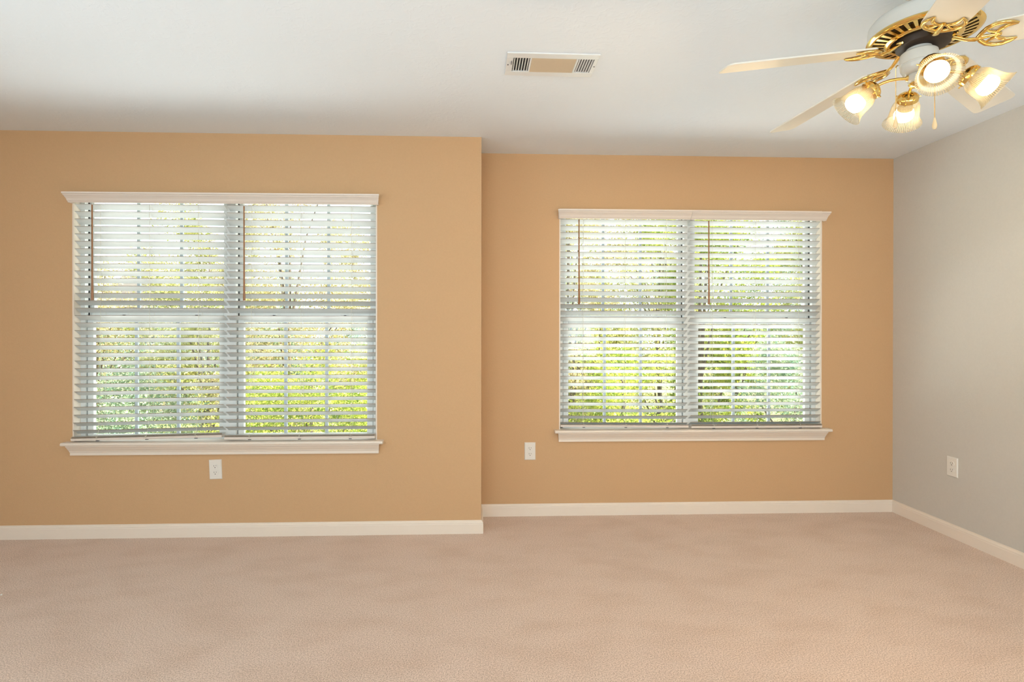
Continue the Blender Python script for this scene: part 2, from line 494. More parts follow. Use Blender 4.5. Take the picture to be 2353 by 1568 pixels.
# ------------------------------------------------------------------ windows
def window(name, x0, x1, d):
    """two mulled double-hung units in the opening, with stool and apron; d = wall face"""
    root = tag(empty(name, ((x0 + x1) / 2, d, ZS)), kind='structure')
    ox, oy, oz = root.location
    inv = Matrix.Translation((-ox, -oy, -oz))
    def part(mb, nm, m, parent=root, **kw):
        mb.v = [tuple(inv @ Vector(p)) for p in mb.v]
        o = mb.build(nm, m, parent, **kw)
        return o
    xm = (x0 + x1) / 2
    # jamb liner round the opening
    j = MB()
    t = 0.008
    j.box(x0, x0 + t, d + 0.001, d + 0.135, ZS, ZT).box(x1 - t, x1, d + 0.001, d + 0.135, ZS, ZT).box(x0, x1, d + 0.001, d + 0.135, ZT - t, ZT)
    part(j, 'jamb_liner', M['white_trim'])
    # stool and apron
    st = [(d + 0.075, ZS), (d - 0.048, ZS), (d - 0.054, ZS - 0.003), (d - 0.056, ZS - 0.0095), (d - 0.054, ZS - 0.016), (d - 0.048, ZS - 0.019), (d + 0.075, ZS - 0.019)]
    sl = MB()
    sl.prism([(d + 0.001, ZS), (d - 0.048, ZS), (d - 0.054, ZS - 0.003), (d - 0.056, ZS - 0.0095), (d - 0.054, ZS - 0.016), (d - 0.048, ZS - 0.019), (d + 0.001, ZS - 0.019)], x0 - 0.033, x1 + 0.042)
    sl.box(x0, x1, d, d + 0.135, ZS - 0.019, ZS)
    part(sl, 'window_sill', M['white_trim'])
    zt = ZS - 0.019
    ap = [(d, zt), (d - 0.044, zt), (d - 0.044, zt - 0.006), (d - 0.038, zt - 0.012), (d - 0.030, zt - 0.024), (d - 0.022, zt - 0.034), (d - 0.019, zt - 0.042), (d - 0.015, zt - 0.045), (d - 0.015, zt - 0.062), (d, zt - 0.062)]
    am = MB().prism(ap, x0 - 0.004, x1 + 0.012, ends=lambda y, z: max(0.0, (d - y) - 0.015) * 0.25)
    part(am, 'apron', M['white_trim'])
    # frame: head, foot, jambs and mullion of both units
    fy0, fy1 = d + 0.058, d + 0.135
    fr = MB()
    fw = 0.030
    z0, z1 = ZS, ZT - t
    xa, xb = x0 + t, x1 - t
    fr.box(xa, xb, fy0, fy1, z1 - 0.012, z1).box(xa, xb, fy0, fy1, z0, z0 + 0.008)
    fr.box(xa, xa + 0.026, fy0, fy1, z0, z1).box(xb - 0.026, xb, fy0, fy1, z0, z1)
    fr.box(xm - 0.034, xm + 0.034, fy0 - 0.006, fy1, z0, z1)
    part(fr, 'window_frame', M['vinyl'])
    zm = 1.335
    for ua, ub in ((xa + 0.026, xm - 0.034), (xm + 0.034, xb - 0.026)):
        # dark track slots between frame and sash
        ts = MB()
        for q in (ua, ub - 0.005):
            ts.box(q, q + 0.005, fy0 + 0.030, fy0 + 0.036, z0 + 0.022, z1 - 0.012)
        part(ts, 'track_slot', M['dark_slot'])
        # lower (inner) and upper (outer) sash
        for nm, za, zb, ya, yb, st_, rb, rt in (('lower_sash', z0 + 0.008, zm - 0.004, d + 0.072, d + 0.098, 0.036, 0.020, 0.034),
                                                ('upper_sash', zm - 0.012, z1 - 0.002, d + 0.102, d + 0.128, 0.022, 0.034, 0.02)):
            a, b = ua + 0.005, ub - 0.005
            s = MB()
            s.box(a, a + st_, ya, yb, za, zb).box(b - st_, b, ya, yb, za, zb)
            s.box(a + st_, b - st_, ya, yb, za, za + rb).box(a + st_, b - st_, ya, yb, zb - rt, zb)
            so = part(s, nm, M['vinyl'], bevel=0.0025)
            ga, gb = a + st_, b - st_
            yc = (ya + yb) / 2
            g = MB().box(ga, gb, yc - 0.0015, yc + 0.0015, za + rb, zb - rt)
            go = part(g, 'glass_pane', M['pane'], parent=so)
            mu = MB()
            for k in (1, 2):
                mx_ = ga + (gb - ga) * k / 3
                mu.box(mx_ - 0.009, mx_ + 0.009, yc - 0.007, yc + 0.007, za + rb, zb - rt)
            part(mu, 'muntin_bar', M['muntin'], parent=so)
        for q in (0.25, 0.77):
            lx = ua + (ub - ua) * q
            lk = MB().box(lx - 0.032, lx + 0.032, d + 0.076, d + 0.096, zm - 0.004, zm + 0.006)
            lk.box(lx - 0.012, lx + 0.030, d + 0.070, d + 0.090, zm + 0.006, zm + 0.013)
            lo = part(lk, 'sash_lock', M['vinyl'], bevel=0.002)
            part(MB().box(lx + 0.010, lx + 0.024, d + 0.064, d + 0.071, zm - 0.001, zm + 0.008), 'lock_lever', M['lock'], parent=lo)
        # insect screen outside the lower sash
    return root
window('window_1', W1[0], W1[1], DL)
window('window_2', W2[0], W2[1], DR)

# unseen rear windows added for the fill light (plain frames with panes)
for k, (a, b) in enumerate(((-2.15, -0.35), (0.35, 2.15))):
    wr = tag(empty('window_%d' % (3 + k), ((a + b) / 2, YB, 0.62)), kind='structure')
    hw = (b - a) / 2
    fr = MB().box(-hw, hw, -0.1, -0.04, 0, 0.05).box(-hw, hw, -0.1, -0.04, 1.41, 1.46).box(-hw, -hw + 0.05, -0.1, -0.04, 0, 1.46).box(hw - 0.05, hw, -0.1, -0.04, 0, 1.46).box(-0.04, 0.04, -0.1, -0.04, 0, 1.46)
    fr.build('window_frame', M['vinyl'], wr)
    MB().box(-hw + 0.05, hw - 0.05, -0.072, -0.068, 0.05, 1.41).build('glass_pane', M['pane'], wr)

ws = tag(empty('window_5', (XL, 0.2, 0.62)), kind='structure')  # unseen side window, added for the cool fill light
fr = MB()
for b_ in ((-1.2, 1.2, 0, 0.05), (-1.2, 1.2, 1.41, 1.46), (-1.2, -1.15, 0, 1.46), (1.15, 1.2, 0, 1.46), (-0.04, 0.04, 0, 1.46)):
    fr.box(-0.1, -0.04, b_[0], b_[1], b_[2], b_[3])
fr.build('window_frame', M['vinyl'], ws)
MB().box(-0.072, -0.068, -1.15, 1.15, 0.05, 1.41).build('glass_pane', M['pane'], ws)

# ------------------------------------------------------------------ blinds
VAL = [(0.028, 0.0), (0.030, 0.004), (0.036, 0.010), (0.042, 0.022), (0.053, 0.034), (0.059, 0.038), (0.059, 0.042), (0.066, 0.046), (0.066, 0.055), (0.058, 0.055), (0.040, 0.025), (0.020, 0.004), (0.020, 0.0)]
def valance_mesh(x0, x1, d, z0, l_end=True, r_end=True, skew=0.0):
    """crown-shaped valance; mitred, returned ends where it meets the wall"""
    n = len(VAL)
    vs = []
    for x, sgn, on in ((x0, -1, l_end), (x1, 1, r_end)):
        for y, z in VAL:
            vs.append((x + (sgn * (y - 0.028) * 0.35 if on else 0), d - y, z0 + z + (skew if sgn > 0 else 0)))
    fs = [(i, (i + 1) % n, n + (i + 1) % n, n + i) for i in range(n)] + [tuple(range(n))[::-1], tuple(range(n, 2 * n))]
    mb = MB().add(vs, fs)
    if l_end:
        mb.prism([(d - 0.055, z0 + 0.040), (d - 0.001, z0 + 0.040), (d - 0.001, z0), (d - 0.028, z0)], x0 - 0.002, x0 + 0.004)
    if r_end:
        mb.prism([(d - 0.055, z0 + 0.040 + skew), (d - 0.001, z0 + 0.040 + skew), (d - 0.001, z0 + skew), (d - 0.028, z0 + skew)], x1 - 0.004, x1 + 0.002)
    return mb

TILT = R(31)
def blind(d, x0, x1, z_first, pitch, n, rail_l, rail_r, rail_out, wand_x, cords, label, skew_from=18, extra=1, group='white blinds in the windows', val=None, seed=1):
    """slatted blind: n hanging slats (front edge up), some gathered on the rail; rail_l / rail_r = height of the rail's underside at its ends"""
    rnd = random.Random(seed)
    root = tag(empty('window_blind', ((x0 + x1) / 2, d, rail_l)), label, 'window blind', group)
    inv = Matrix.Translation(-root.location)
    def part(mb, nm, m, **kw):
        mb.v = [tuple(inv @ Vector(p)) for p in mb.v]
        return mb.build(nm, m, root, **kw)
    # head rail behind the valance
    part(MB().box(x0 + 0.002, x1 - 0.002, d + 0.006, d + 0.048, 2.030, 2.062), 'head_rail', M['vinyl'])
    sl = MB()
    hw, ht = 0.0245, 0.0014
    ca, sa = math.cos(TILT), math.sin(TILT)
    xc = (x0 + x1) / 2
    ln = (x1 - x0) / 2 - 0.001
    nseg = 4
    def slat(zl, zr, yc, tilt, dx=0.0):
        c_, s_ = math.cos(tilt), math.sin(tilt)
        vs = []
        for xx, zz in ((-ln + dx, zl), (ln + dx, zr)):
            for k in range(nseg + 1):          # slightly crowned cross section
                w = -hw + 2 * hw * k / nseg
                cr_ = 0.0012 * (1 - (w / hw) ** 2)
                vs.append((xc + xx, yc + w * c_ - (cr_ + ht) * -s_ * 1, zz - w * s_ + (cr_ + ht) * c_))
            for k in range(nseg, -1, -1):
                w = -hw + 2 * hw * k / nseg
                cr_ = 0.0012 * (1 - (w / hw) ** 2)
                vs.append((xc + xx, yc + w * c_ - (cr_ - ht) * -s_, zz - w * s_ + (cr_ - ht) * c_))
        m = 2 * (nseg + 1)
        fs = [(i, (i + 1) % m, m + (i + 1) % m, m + i) for i in range(m)] + [tuple(range(m))[::-1], tuple(range(m, 2 * m))]
        sl.add(vs, fs)
    tops = []
    last = n - 1
    tl, tr_ = rail_l + 0.052, rail_r + 0.052     # where the lowest free slat hangs
    for k in range(n):
        zf = z_first - pitch * k
        base = zf - hw * sa
        f = max(0.0, (k - skew_from) / max(1, last - skew_from))
        zl = base + f * (rail_l - max(rail_l, rail_r)) + rnd.uniform(-.0006, .0006)
        zr = base + f * (rail_r - max(rail_l, rail_r)) + rnd.uniform(-.0006, .0006)
        yo = d + 0.028 - rail_out * max(0, (k - last + 8) / 8) * 0.55
        slat(zl, zr, yo, TILT + rnd.uniform(-.02, .02), rnd.uniform(-.0015, .0015))
        tops.append((zl, zr, yo))
    # slats gathered on the bottom rail
    yr = d + 0.026 - rail_out
    for e in range(extra):
        slat(rail_l + 0.0165 + 0.0048 * e, rail_r + 0.0165 + 0.0048 * e, yr + 0.001 + 0.002 * e, R(3), 0.001 * e)
    so = part(sl, 'slat_panel', M['slat'])
    so.data.materials.append(M['slat_edge_shade'])
    for p in so.data.polygons:                   # thin front edge of every slat, its shade painted in
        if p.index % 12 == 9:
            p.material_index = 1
    # bottom rail, a trapezoid bar
    br = MB()
    vs = []
    for xx, zz in ((x0 + 0.001, rail_l), (x1 - 0.001, rail_r)):
        for y, z in ((-0.0235, 0.001), (-0.0225, 0), (0.0225, 0), (0.0235, 0.001), (0.0255, 0.0135), (0.024, 0.0145), (-0.024, 0.0145), (-0.0255, 0.0135)):
            vs.append((xx, yr + y, zz + z))
    br.add(vs, [(i, (i + 1) % 8, 8 + (i + 1) % 8, 8 + i) for i in range(8)] + [tuple(range(8))[::-1], tuple(range(8, 16))])
    part(br, 'bottom_rail', M['valance'])
    # ladder cords with a frayed tail and a plug under the rail
    for cx_ in cords:
        cb = MB()
        f = (cx_ - x0) / (x1 - x0)
        front = [(cx_, d + 0.0035, 2.032)]
        back = [(cx_ + 0.002, d + 0.046, 2.032)]
        for zl, zr, yo in tops:
            zz = zl + (zr - zl) * f
            front.append((cx_ + rnd.uniform(-.0006, .0006), yo - hw * ca - 0.0022, zz + hw * sa))
            back.append((cx_ + 0.002, yo + hw * ca + 0.0022, zz - hw * sa))
            cb.tube([(cx_ + 0.001, yo - hw * ca, zz + hw * sa - 0.003), (cx_ + 0.001, yo + hw * ca, zz - hw * sa - 0.003)], 0.0006, 4)
        rz = rail_l + (rail_r - rail_l) * f
        front.append((cx_, yr - 0.0268, rz + 0.018))
        front.append((cx_, yr - 0.0265, rz + 0.004))
        back.append((cx_ + 0.002, yr + 0.027, rz + 0.010))
        cb.tube(front, 0.0009, 5)
        cb.tube(back, 0.0009, 5)
        for q in range(3):                       # knotted tail ends
            a = rnd.uniform(-1, 1)
            cb.tube([(cx_, yr - 0.0275, rz + 0.014), (cx_ + 0.008 * a, yr - 0.031, rz + 0.018 + 0.008 * rnd.random()), (cx_ + 0.018 * a, yr - 0.030, rz + 0.008 + 0.016 * rnd.random())], 0.0008, 4)
        part(cb, 'ladder_cord', M['cord'], smooth=True)
        part(MB().box(cx_ - 0.008, cx_ + 0.008, yr - 0.024, yr - 0.012, rz - 0.0035, rz + 0.001), 'cord_plug', M['lock'])
    # tilt wand
    wd = MB().tube([(wand_x, d - 0.004, 2.012), (wand_x, d - 0.010, 1.999)], 0.0016, 6)
    part(wd, 'wand_hook', M['vinyl'])
    zb = 1.428
    part(MB().tube([(wand_x, d - 0.010, 1.999), (wand_x + 0.0005, d - 0.010, 1.75), (wand_x + 0.001, d - 0.011, zb + 0.12), (wand_x + 0.0015, d - 0.011, zb)], [0.0042, 0.0044, 0.0052, 0.0076], 8), 'tilt_wand', M['wand'], smooth=True)
    if val:
        part(valance_mesh(val[0], val[1], d, val[2], val[3], val[4], val[5]), 'valance', M['valance'])
    return root

XM1, XM2 = -1.527, 1.441
blind(DL, -2.416, -1.533, 2.007, 0.0447, 31, 0.588, 0.606, 0.030, -2.302, (-2.263, -1.975, -1.687),
      'white slatted blind with a sloping bottom rail, on the projecting wall, away from the step', extra=2, seed=3)
blind(DL, -1.520, -0.621, 2.007, 0.0447, 31, 0.592, 0.594, 0.030, -1.409, (-1.371, -1.074, -0.770),
      'white slatted blind with a level bottom rail, on the projecting wall, beside the step', extra=2, seed=5)
VL = tag(valance_mesh(-2.428, -0.604, DL, 2.008, True, True, 0.004).build('valance', M['valance']),
    'long unbroken white crown valance above both blinds of the projecting wall', 'valance')
blind(DR, 0.560, 1.432, 2.004, 0.0443, 32, 0.600, 0.592, 0.022, 0.684, (0.717, 1.003, 1.287),
      'white slatted blind in the recessed wall nearest the wall step, rail above the sill', extra=1, seed=7,
      val=(0.548, 1.440, 2.002, True, False, 0.0))
blind(DR, 1.450, 2.359, 2.001, 0.0443, 32, 0.588, 0.588, 0.026, 1.573, (1.606, 1.906, 2.208),
      'white slatted blind in the recessed wall nearest the room corner, rail on the sill', extra=2, seed=9,
      val=(1.4415, 2.378, 2.002, False, True, 0.0))

# ------------------------------------------------------------------ outlets
def make_outlet():
    """face towards -y, centre at the origin"""
    root = empty('wall_outlet')
    pl = MB()
    w, h = 0.0375, 0.059
    pl.prism([(0.0, -h), (-0.003, -h), (-0.006, -h + 0.004), (-0.006, h - 0.004), (-0.003, h), (0.0, h)], -w, w, ends=lambda y, z: -0.0035 if y < -0.005 else 0.0)
    pl.build('cover_plate', M['plate'], root)
    for s in (-1, 1):
        zc = s * 0.0195
        prof = []
        for k in range(24):
            a = 2 * PI * k / 24
            x_ = 0.0172 * math.cos(a)
            z_ = max(-0.0142, min(0.0142, 0.0172 * math.sin(a)))
            prof.append((x_, z_))
        vs = [(x_, -0.0058, zc + z_) for x_, z_ in prof] + [(x_, -0.0085, zc + z_) for x_, z_ in prof]
        fs = [(i, (i + 1) % 24, 24 + (i + 1) % 24, 24 + i) for i in range(24)] + [tuple(range(24, 48))]
        soc = MB().add(vs, fs).build('receptacle', M['plate'], root)
        hl = MB().box(-0.0075, -0.0055, -0.0088, -0.0084, zc - 0.001, zc + 0.0075)
        hl.box(0.0055, 0.0075, -0.0088, -0.0084, zc + 0.0005, zc + 0.0075)
        hl.lathe([(0.0026, 0), (0.0026, 0.0004), (0.0001, 0.0004)], 10, Matrix.Translation((0, -0.0084, zc - 0.0075)) @ Matrix.Rotation(R(90), 4, 'X'))
        hl.build('socket_holes', M['hole'], soc)
    MB().lathe([(0.0001, 0.0014), (0.002, 0.001), (0.0026, 0)], 12, Matrix.Translation((0, -0.006, 0)) @ Matrix.Rotation(R(90), 4, 'X')).build('cover_screw', M['plate'], root)
    return root
out = make_outlet()
o2 = copy_tree(out)
o3 = copy_tree(out)
for o, loc, rz, lb in ((out, (-1.582, DL, 0.407), 0, 'white duplex outlet on the projecting wall, below the middle of its window'),
                       (o2, (0.355, DR, 0.436), 0, 'white duplex outlet on the recessed wall between wall step and window sill'),
                       (o3, (XR, 3.219, 0.427), R(-90), 'white duplex outlet on the windowless greyish side wall')):
    o.location = loc
    o.rotation_euler = (0, 0, rz)
    tag(o, lb, 'outlet', 'duplex wall outlets')
out.rotation_euler = (0, R(-2), 0)

# ------------------------------------------------------------------ ceiling register
def ceiling_vent():
    x0, x1, y0, y1 = 0.127, 0.530, 2.350, 2.556
    w, d = x1 - x0, y1 - y0
    root = tag(empty('ceiling_vent', (x0, y0, H), R(0.5)), 'white metal ceiling register with three louvred sections', 'air vent')
    ya, yb = 0.20 * d, 0.80 * d
    secs = [(0.075 * w, 0.255 * w), (0.275 * w, 0.760 * w), (0.785 * w, 0.955 * w)]
    z = -0.004
    fr = MB()
    fr.box(0, w, 0, ya, z - 0.003, 0).box(0, w, yb, d, z - 0.003, 0)
    xs = [0] + [v for s in secs for v in s] + [w]
    for k in range(0, len(xs), 2):
        fr.box(xs[k], xs[k + 1], ya, yb, z - 0.003, 0)
    fr.build('register_plate', M['vent'], root, bevel=0.002)
    MB().box(0.06 * w, 0.965 * w, ya, yb, -0.0006, -0.0002).build('dark_backing', M['dark_slot'], root)
    for (a, b), sgn, n in ((secs[0], 1, 6), (secs[2], -1, 6)):
        lv = MB()
        for k in range(n):
            x = a + (b - a) * (k + 0.5) / n
            m = Matrix.Translation((x, 0, z)) @ Matrix.Rotation(R(-40 * sgn), 4, 'Y')
            lv.box(-0.0035, 0.0035, ya, yb, -0.0005, 0.0005, m)
        lv.build('end_louver', M['vent'], root)
    lv = MB()
    n = 14
    a, b = secs[1]
    for k in range(n):
        y = ya + (yb - ya) * (k + 0.5) / n
        m = Matrix.Translation((0, y, z + 0.0005)) @ Matrix.Rotation(R(-38), 4, 'X')
        lv.box(a, b, -0.0062, 0.0062, -0.0004, 0.0004, m)
    lv.build('center_louver', M['vent_fin'], root)
    for sx in (0.022 * w, 0.982 * w):
        MB().lathe([(0.0001, -0.0022), (0.0025, -0.0018), (0.0036, 0)], 12, Matrix.Translation((sx, 0.5 * d, z - 0.003))).build('screw', M['lock'], root)
    MB().box(0.055 * w, 0.060 * w, 0.33 * d, 0.45 * d, z - 0.009, z - 0.002).build('damper_lever', M['lock'], root)
ceiling_vent()

# ------------------------------------------------------------------ ceiling fan
def ceiling_fan():
    FX, FY, FZ = 1.511, 1.8155, 2.2127
    TH0, DROOP, PIT = R(173.73), 0.0811, 0.2258
    root = tag(empty('ceiling_fan', (FX, FY, H)), 'white and brass five-blade ceiling fan with four lit glass shades', 'ceiling fan')
    def Z(z):
        return z - H
    def add(prof, nm, m, seg=48, **kw):
        return MB().lathe([(r, Z(z)) for r, z in prof], seg).build(nm, m, root, smooth=True, **kw)
    add([(0.0001, 2.439), (0.068, 2.439), (0.068, 2.425), (0.055, 2.400), (0.028, 2.385), (0.0001, 2.385)], 'canopy', M['fan_white'])
    add([(0.013, 2.395), (0.013, 2.325)], 'downrod', M['fan_white'], 16)
    add([(0.0001, 2.335), (0.035, 2.335), (0.05, 2.328), (0.125, 2.320), (0.146, 2.313), (0.156, 2.300), (0.158, 2.285), (0.158, 2.258), (0.152, 2.256), (0.0001, 2.256)], 'motor_housing', M['fan_white'], 64)
    # slotted brass cooling ring under the housing
    rg = MB()
    rg.lathe([(0.150, Z(2.2565)), (0.160, Z(2.2565)), (0.162, Z(2.252)), (0.158, Z(2.247)), (0.150, Z(2.244)), (0.144, Z(2.245)), (0.144, Z(2.2565))], 64)
    rg.lathe([(0.110, Z(2.2565)), (0.110, Z(2.236)), (0.104, Z(2.232)), (0.093, Z(2.232)), (0.090, Z(2.236)), (0.090, Z(2.2565))], 64)
    for k in range(34):
        a = 2 * PI * k / 34
        m = Matrix.Rotation(a, 4, 'Z')
        vs = [m @ Vector(p) for p in ((0.108, -0.0042, Z(2.238)), (0.147, -0.0062, Z(2.246)), (0.147, 0.0062, Z(2.246)), (0.108, 0.0042, Z(2.238)),
                                      (0.108, -0.0042, Z(2.241)), (0.147, -0.0062, Z(2.249)), (0.147, 0.0062, Z(2.249)), (0.108, 0.0042, Z(2.241)))]
        rg.add(vs, [(0, 1, 2, 3), (4, 5, 6, 7), (0, 1, 5, 4), (2, 3, 7, 6), (1, 2, 6, 5), (0, 3, 7, 4)])
    rg.build('vent_ring', M['brass'], root, smooth=True)
    add([(0.0001, 2.2525), (0.144, 2.2525), (0.144, 2.2545)], 'motor_core', M['dark_motor'], 48)
    add([(0.0001, 2.206), (0.062, 2.206), (0.076, 2.214), (0.080, 2.228), (0.080, 2.2525)], 'flywheel', M['dark_motor'], 48)
    KX = -0.014                                      # the light kit hangs a little off the motor's axis
    low = Matrix.Translation((KX, 0, 0))
    def addl(prof, nm, m, seg=48):
        return MB().lathe([(r, Z(z)) for r, z in prof], seg, low).build(nm, m, root, smooth=True)
    addl([(0.0001, 2.206), (0.036, 2.206), (0.036, 2.194), (0.048, 2.194), (0.0525, 2.190), (0.054, 2.182), (0.054, 2.156), (0.051, 2.154), (0.051, 2.151), (0.053, 2.149), (0.052, 2.138), (0.046, 2.126), (0.036, 2.120), (0.0001, 2.118)], 'switch_housing', M['fan_white'])
    addl([(0.028, 2.122), (0.032, 2.116), (0.032, 2.098), (0.026, 2.092), (0.0001, 2.091)], 'light_kit_hub', M['fan_white'], 32)
    addl([(0.0001, 2.094), (0.024, 2.093), (0.030, 2.088), (0.026, 2.082), (0.012, 2.078), (0.007, 2.072), (0.0001, 2.070)], 'finial', M['brass'], 32)
    # blades: local x outward, y to the counter-clockwise side
    bl = MB()
    r0, r1, w0, w1, c, t = 0.172, 0.662, 0.058, 0.067, 0.022, 0.0028
    pts = [(r0, -w0 + 0.012), (r0 + 0.012, -w0), (0.30, -w0 - 0.004), (r1 - c * 1.2, -w1)]
    for k in range(1, 5):
        a = -PI / 2 + PI / 2 * k / 5
        pts.append((r1 - c + c * math.cos(a), -w1 + c + c * math.sin(a)))
    pts.append((r1, -w1 + c))
    pts = pts + [(x, -y) for x, y in reversed(pts)]
    n = len(pts)
    bl.add([(x, y, -t) for x, y in pts] + [(x, y, t) for x, y in pts], [tuple(range(n))[::-1], tuple(range(n, 2 * n))] + [(i, (i + 1) % n, n + (i + 1) % n, n + i) for i in range(n)])
    ir = MB()
    zb = -0.0075
    # stem from the flywheel, then a fish-tail fork of scrolled bars under the blade root
    ir.tube([(0.062, 0, 0.018), (0.085, 0, 0.010), (0.112, 0, -0.006), (0.135, 0, -0.012), (0.150, 0, zb)], [0.010, 0.0095, 0.008, 0.0085, 0.009], 10, 0.6)
    ir.lathe([(0.0001, 0.004), (0.016, 0.004), (0.016, -0.002), (0.0001, -0.003)], 16, Matrix.Translation((0.070, 0, 0.016)))
    for s in (-1, 1):
        outer = [(0.140, 0.000, zb), (0.150, s * 0.020, zb), (0.163, s * 0.040, zb), (0.182, s * 0.052, zb), (0.203, s * 0.054, zb), (0.222, s * 0.047, zb), (0.236, s * 0.036, zb + 0.001)]
        ir.tube(outer, [0.0065, 0.0075, 0.0075, 0.0072, 0.0065, 0.0055, 0.0035], 8, 0.75)
        inner = [(0.236, s * 0.036, zb), (0.212, s * 0.034, zb), (0.196, s * 0.024, zb), (0.186, s * 0.010, zb), (0.196, 0.0, zb)]
        ir.tube(inner, [0.0035, 0.0055, 0.006, 0.0055, 0.006], 8, 0.75)
        ir.tube([(0.186, s * 0.012, zb), (0.170, s * 0.022, zb), (0.160, s * 0.034, zb)], 0.0045, 8, 0.75)
        ir.ball((0.205, s * 0.030, zb - 0.002), 0.005, 8, 6, 0.6)
    ir.tube([(0.146, 0, zb), (0.175, 0, zb), (0.196, 0, zb)], [0.009, 0.0065, 0.004], 8, 0.75)
    ir.ball((0.168, 0, zb - 0.002), 0.006, 8, 6, 0.6)
    first = None
    for k in range(5):
        a = TH0 - k * 2 * PI / 5
        mt = Matrix.Translation((0, 0, Z(FZ))) @ Matrix.Rotation(a, 4, 'Z') @ Matrix.Rotation(DROOP, 4, 'Y') @ Matrix.Rotation(-PIT, 4, 'X')
        if first is None:
            b = bl.build('blade', M['blade'], root, bevel=0.0015)
            ib = ir.build('blade_iron', M['brass'], b, smooth=True, angle=60)
            ib['label'] = 'scrolled brass blade iron'
            first = (b, ib)
        else:
            b = first[0].copy(); col.objects.link(b); b.parent = root
            ib = first[1].copy(); col.objects.link(ib); ib.parent = b
        b.matrix_local = mt
    # light kit: four arms, holders, shades, bulbs
    out_, dn = 0.766, 0.643
    arm = MB().tube([(0.028, 0, Z(2.110)), (0.060, 0, Z(2.113)), (0.082, 0, Z(2.112)), (0.100, 0, Z(2.108)), (0.124, 0, Z(2.099))], 0.0050, 10)
    arm.tube([(0.029, 0, Z(2.110)), (0.037, 0, Z(2.110))], [0.011, 0.008], 12)
    axis = Matrix.Translation((0.122, 0, Z(2.101))) @ Matrix.Rotation(PI - math.atan2(out_, dn), 4, 'Y')   # local z = lamp axis, outward and down
    cup = MB().lathe([(0.0001, -0.004), (0.010, -0.004), (0.022, 0.001), (0.031, 0.008), (0.0345, 0.014), (0.0345, 0.026), (0.033, 0.0265), (0.033, 0.012), (0.020, 0.005), (0.0001, 0.003)], 48, flute=(16, 0.012))
    for k in range(3):
        a = 2 * PI * k / 3 + 0.3
        cup.tube([(0.034 * math.cos(a), 0.034 * math.sin(a), 0.021), (0.043 * math.cos(a), 0.043 * math.sin(a), 0.021)], [0.0022, 0.0028], 6)
    shp = [(0.030, 0.018), (0.031, 0.028), (0.037, 0.036), (0.0425, 0.048), (0.0450, 0.065), (0.0465, 0.082), (0.0500, 0.098), (0.0560, 0.110), (0.0615, 0.116),
           (0.0625, 0.1175), (0.0605, 0.1178), (0.0540, 0.1115), (0.0480, 0.0990), (0.0445, 0.082), (0.0430, 0.065), (0.0405, 0.049), (0.0350, 0.038)]
    shd = MB().lathe(shp, 240, flute=(60, 0.011))
    blb = MB().lathe([(0.0001, 0.060), (0.024, 0.060), (0.029, 0.068), (0.0325, 0.080), (0.031, 0.092), (0.024, 0.101), (0.012, 0.106), (0.0001, 0.107)], 32)
    nck = MB().lathe([(0.0001, 0.008), (0.013, 0.008), (0.0135, 0.026), (0.017, 0.036), (0.0235, 0.052), (0.0245, 0.0605), (0.0001, 0.0605)], 24)
    src = []
    for k in range(4):
        a = R(154.3) - k * PI / 2
        rot = low @ Matrix.Rotation(a, 4, 'Z')
        if not src:
            src = [arm.build('lamp_arm', M['brass'], root, smooth=True, angle=60), cup.build('shade_holder', M['brass'], root, smooth=True, angle=40),
                   shd.build('lamp_shade', M['shade'], root, smooth=True, angle=80), blb.build('light_bulb', M['bulb'], root, smooth=True, angle=80), nck.build('bulb_neck', M['neck'], root, smooth=True, angle=60)]
            src[0]['label'] = 'bent brass lamp arm'
            src[2]['label'] = 'ribbed clear glass bell shade'
            objs = src
        else:
            objs = []
            for o in src:
                c_ = o.copy(); col.objects.link(c_); c_.parent = root
                objs.append(c_)
        objs[0].matrix_local = rot
        sp = light('bulb_light', 'SPOT', (0, 0, 0), 15, (1.0, 0.74, 0.42), spot_size=R(165), spot_blend=0.6, shadow_soft_size=0.028)
        sp.parent = root
        sp.matrix_local = rot @ axis @ Matrix.Translation((0, 0, 0.112)) @ Matrix.Rotation(PI, 4, 'X')
        for o in objs[1:]:
            o.matrix_local = rot @ axis
    # pull chains with wooden fobs
    for ang, rr, zb_ in ((142, 0.062, 1.974), (-4, 0.052, 1.956)):
        x, y = KX + rr * math.cos(R(ang)), rr * math.sin(R(ang))
        ch = MB()
        ch.tube([(x * 0.93, y * 0.93, Z(2.165)), (x, y, Z(2.163)), (x * 1.02, y * 1.02, Z(2.156))], 0.0022, 6)
        z = 2.156
        while z > zb_ + 0.014:
            ch.ball((x * 1.02, y * 1.02, Z(z)), 0.0016, 6, 4)
            z -= 0.0034
        ch.tube([(x * 1.02, y * 1.02, Z(2.156)), (x * 1.02, y * 1.02, Z(zb_))], 0.0006, 4)
        co = ch.build('pull_chain', M['brass'], root, smooth=True)
        fb = MB().lathe([(0.0001, zb_ + 0.014), (0.0024, zb_ + 0.014), (0.0030, zb_ + 0.010), (0.0066, zb_ - 0.008), (0.0072, zb_ - 0.014), (0.0058, zb_ - 0.021), (0.0030, zb_ - 0.0245), (0.0001, zb_ - 0.0250)], 16,
                        Matrix.Translation((x * 1.02, y * 1.02, -H)))
        fb.build('chain_fob', M['fob'], co, smooth=True)
ceiling_fan()

# a scrap of lint on the carpet
lt = MB()
rl = random.Random(4)
for k in range(5):
    lt.ball((rl.uniform(-.006, .006), rl.uniform(-.004, .004), 0.003), rl.uniform(.003, .005), 8, 6, 0.8)
lo = lt.build('lint_scrap', M['lint'], smooth=True)
lo.location = (-2.24, 2.67, 0)
tag(lo, 'tiny white scrap of lint lying on the beige carpet', 'lint')

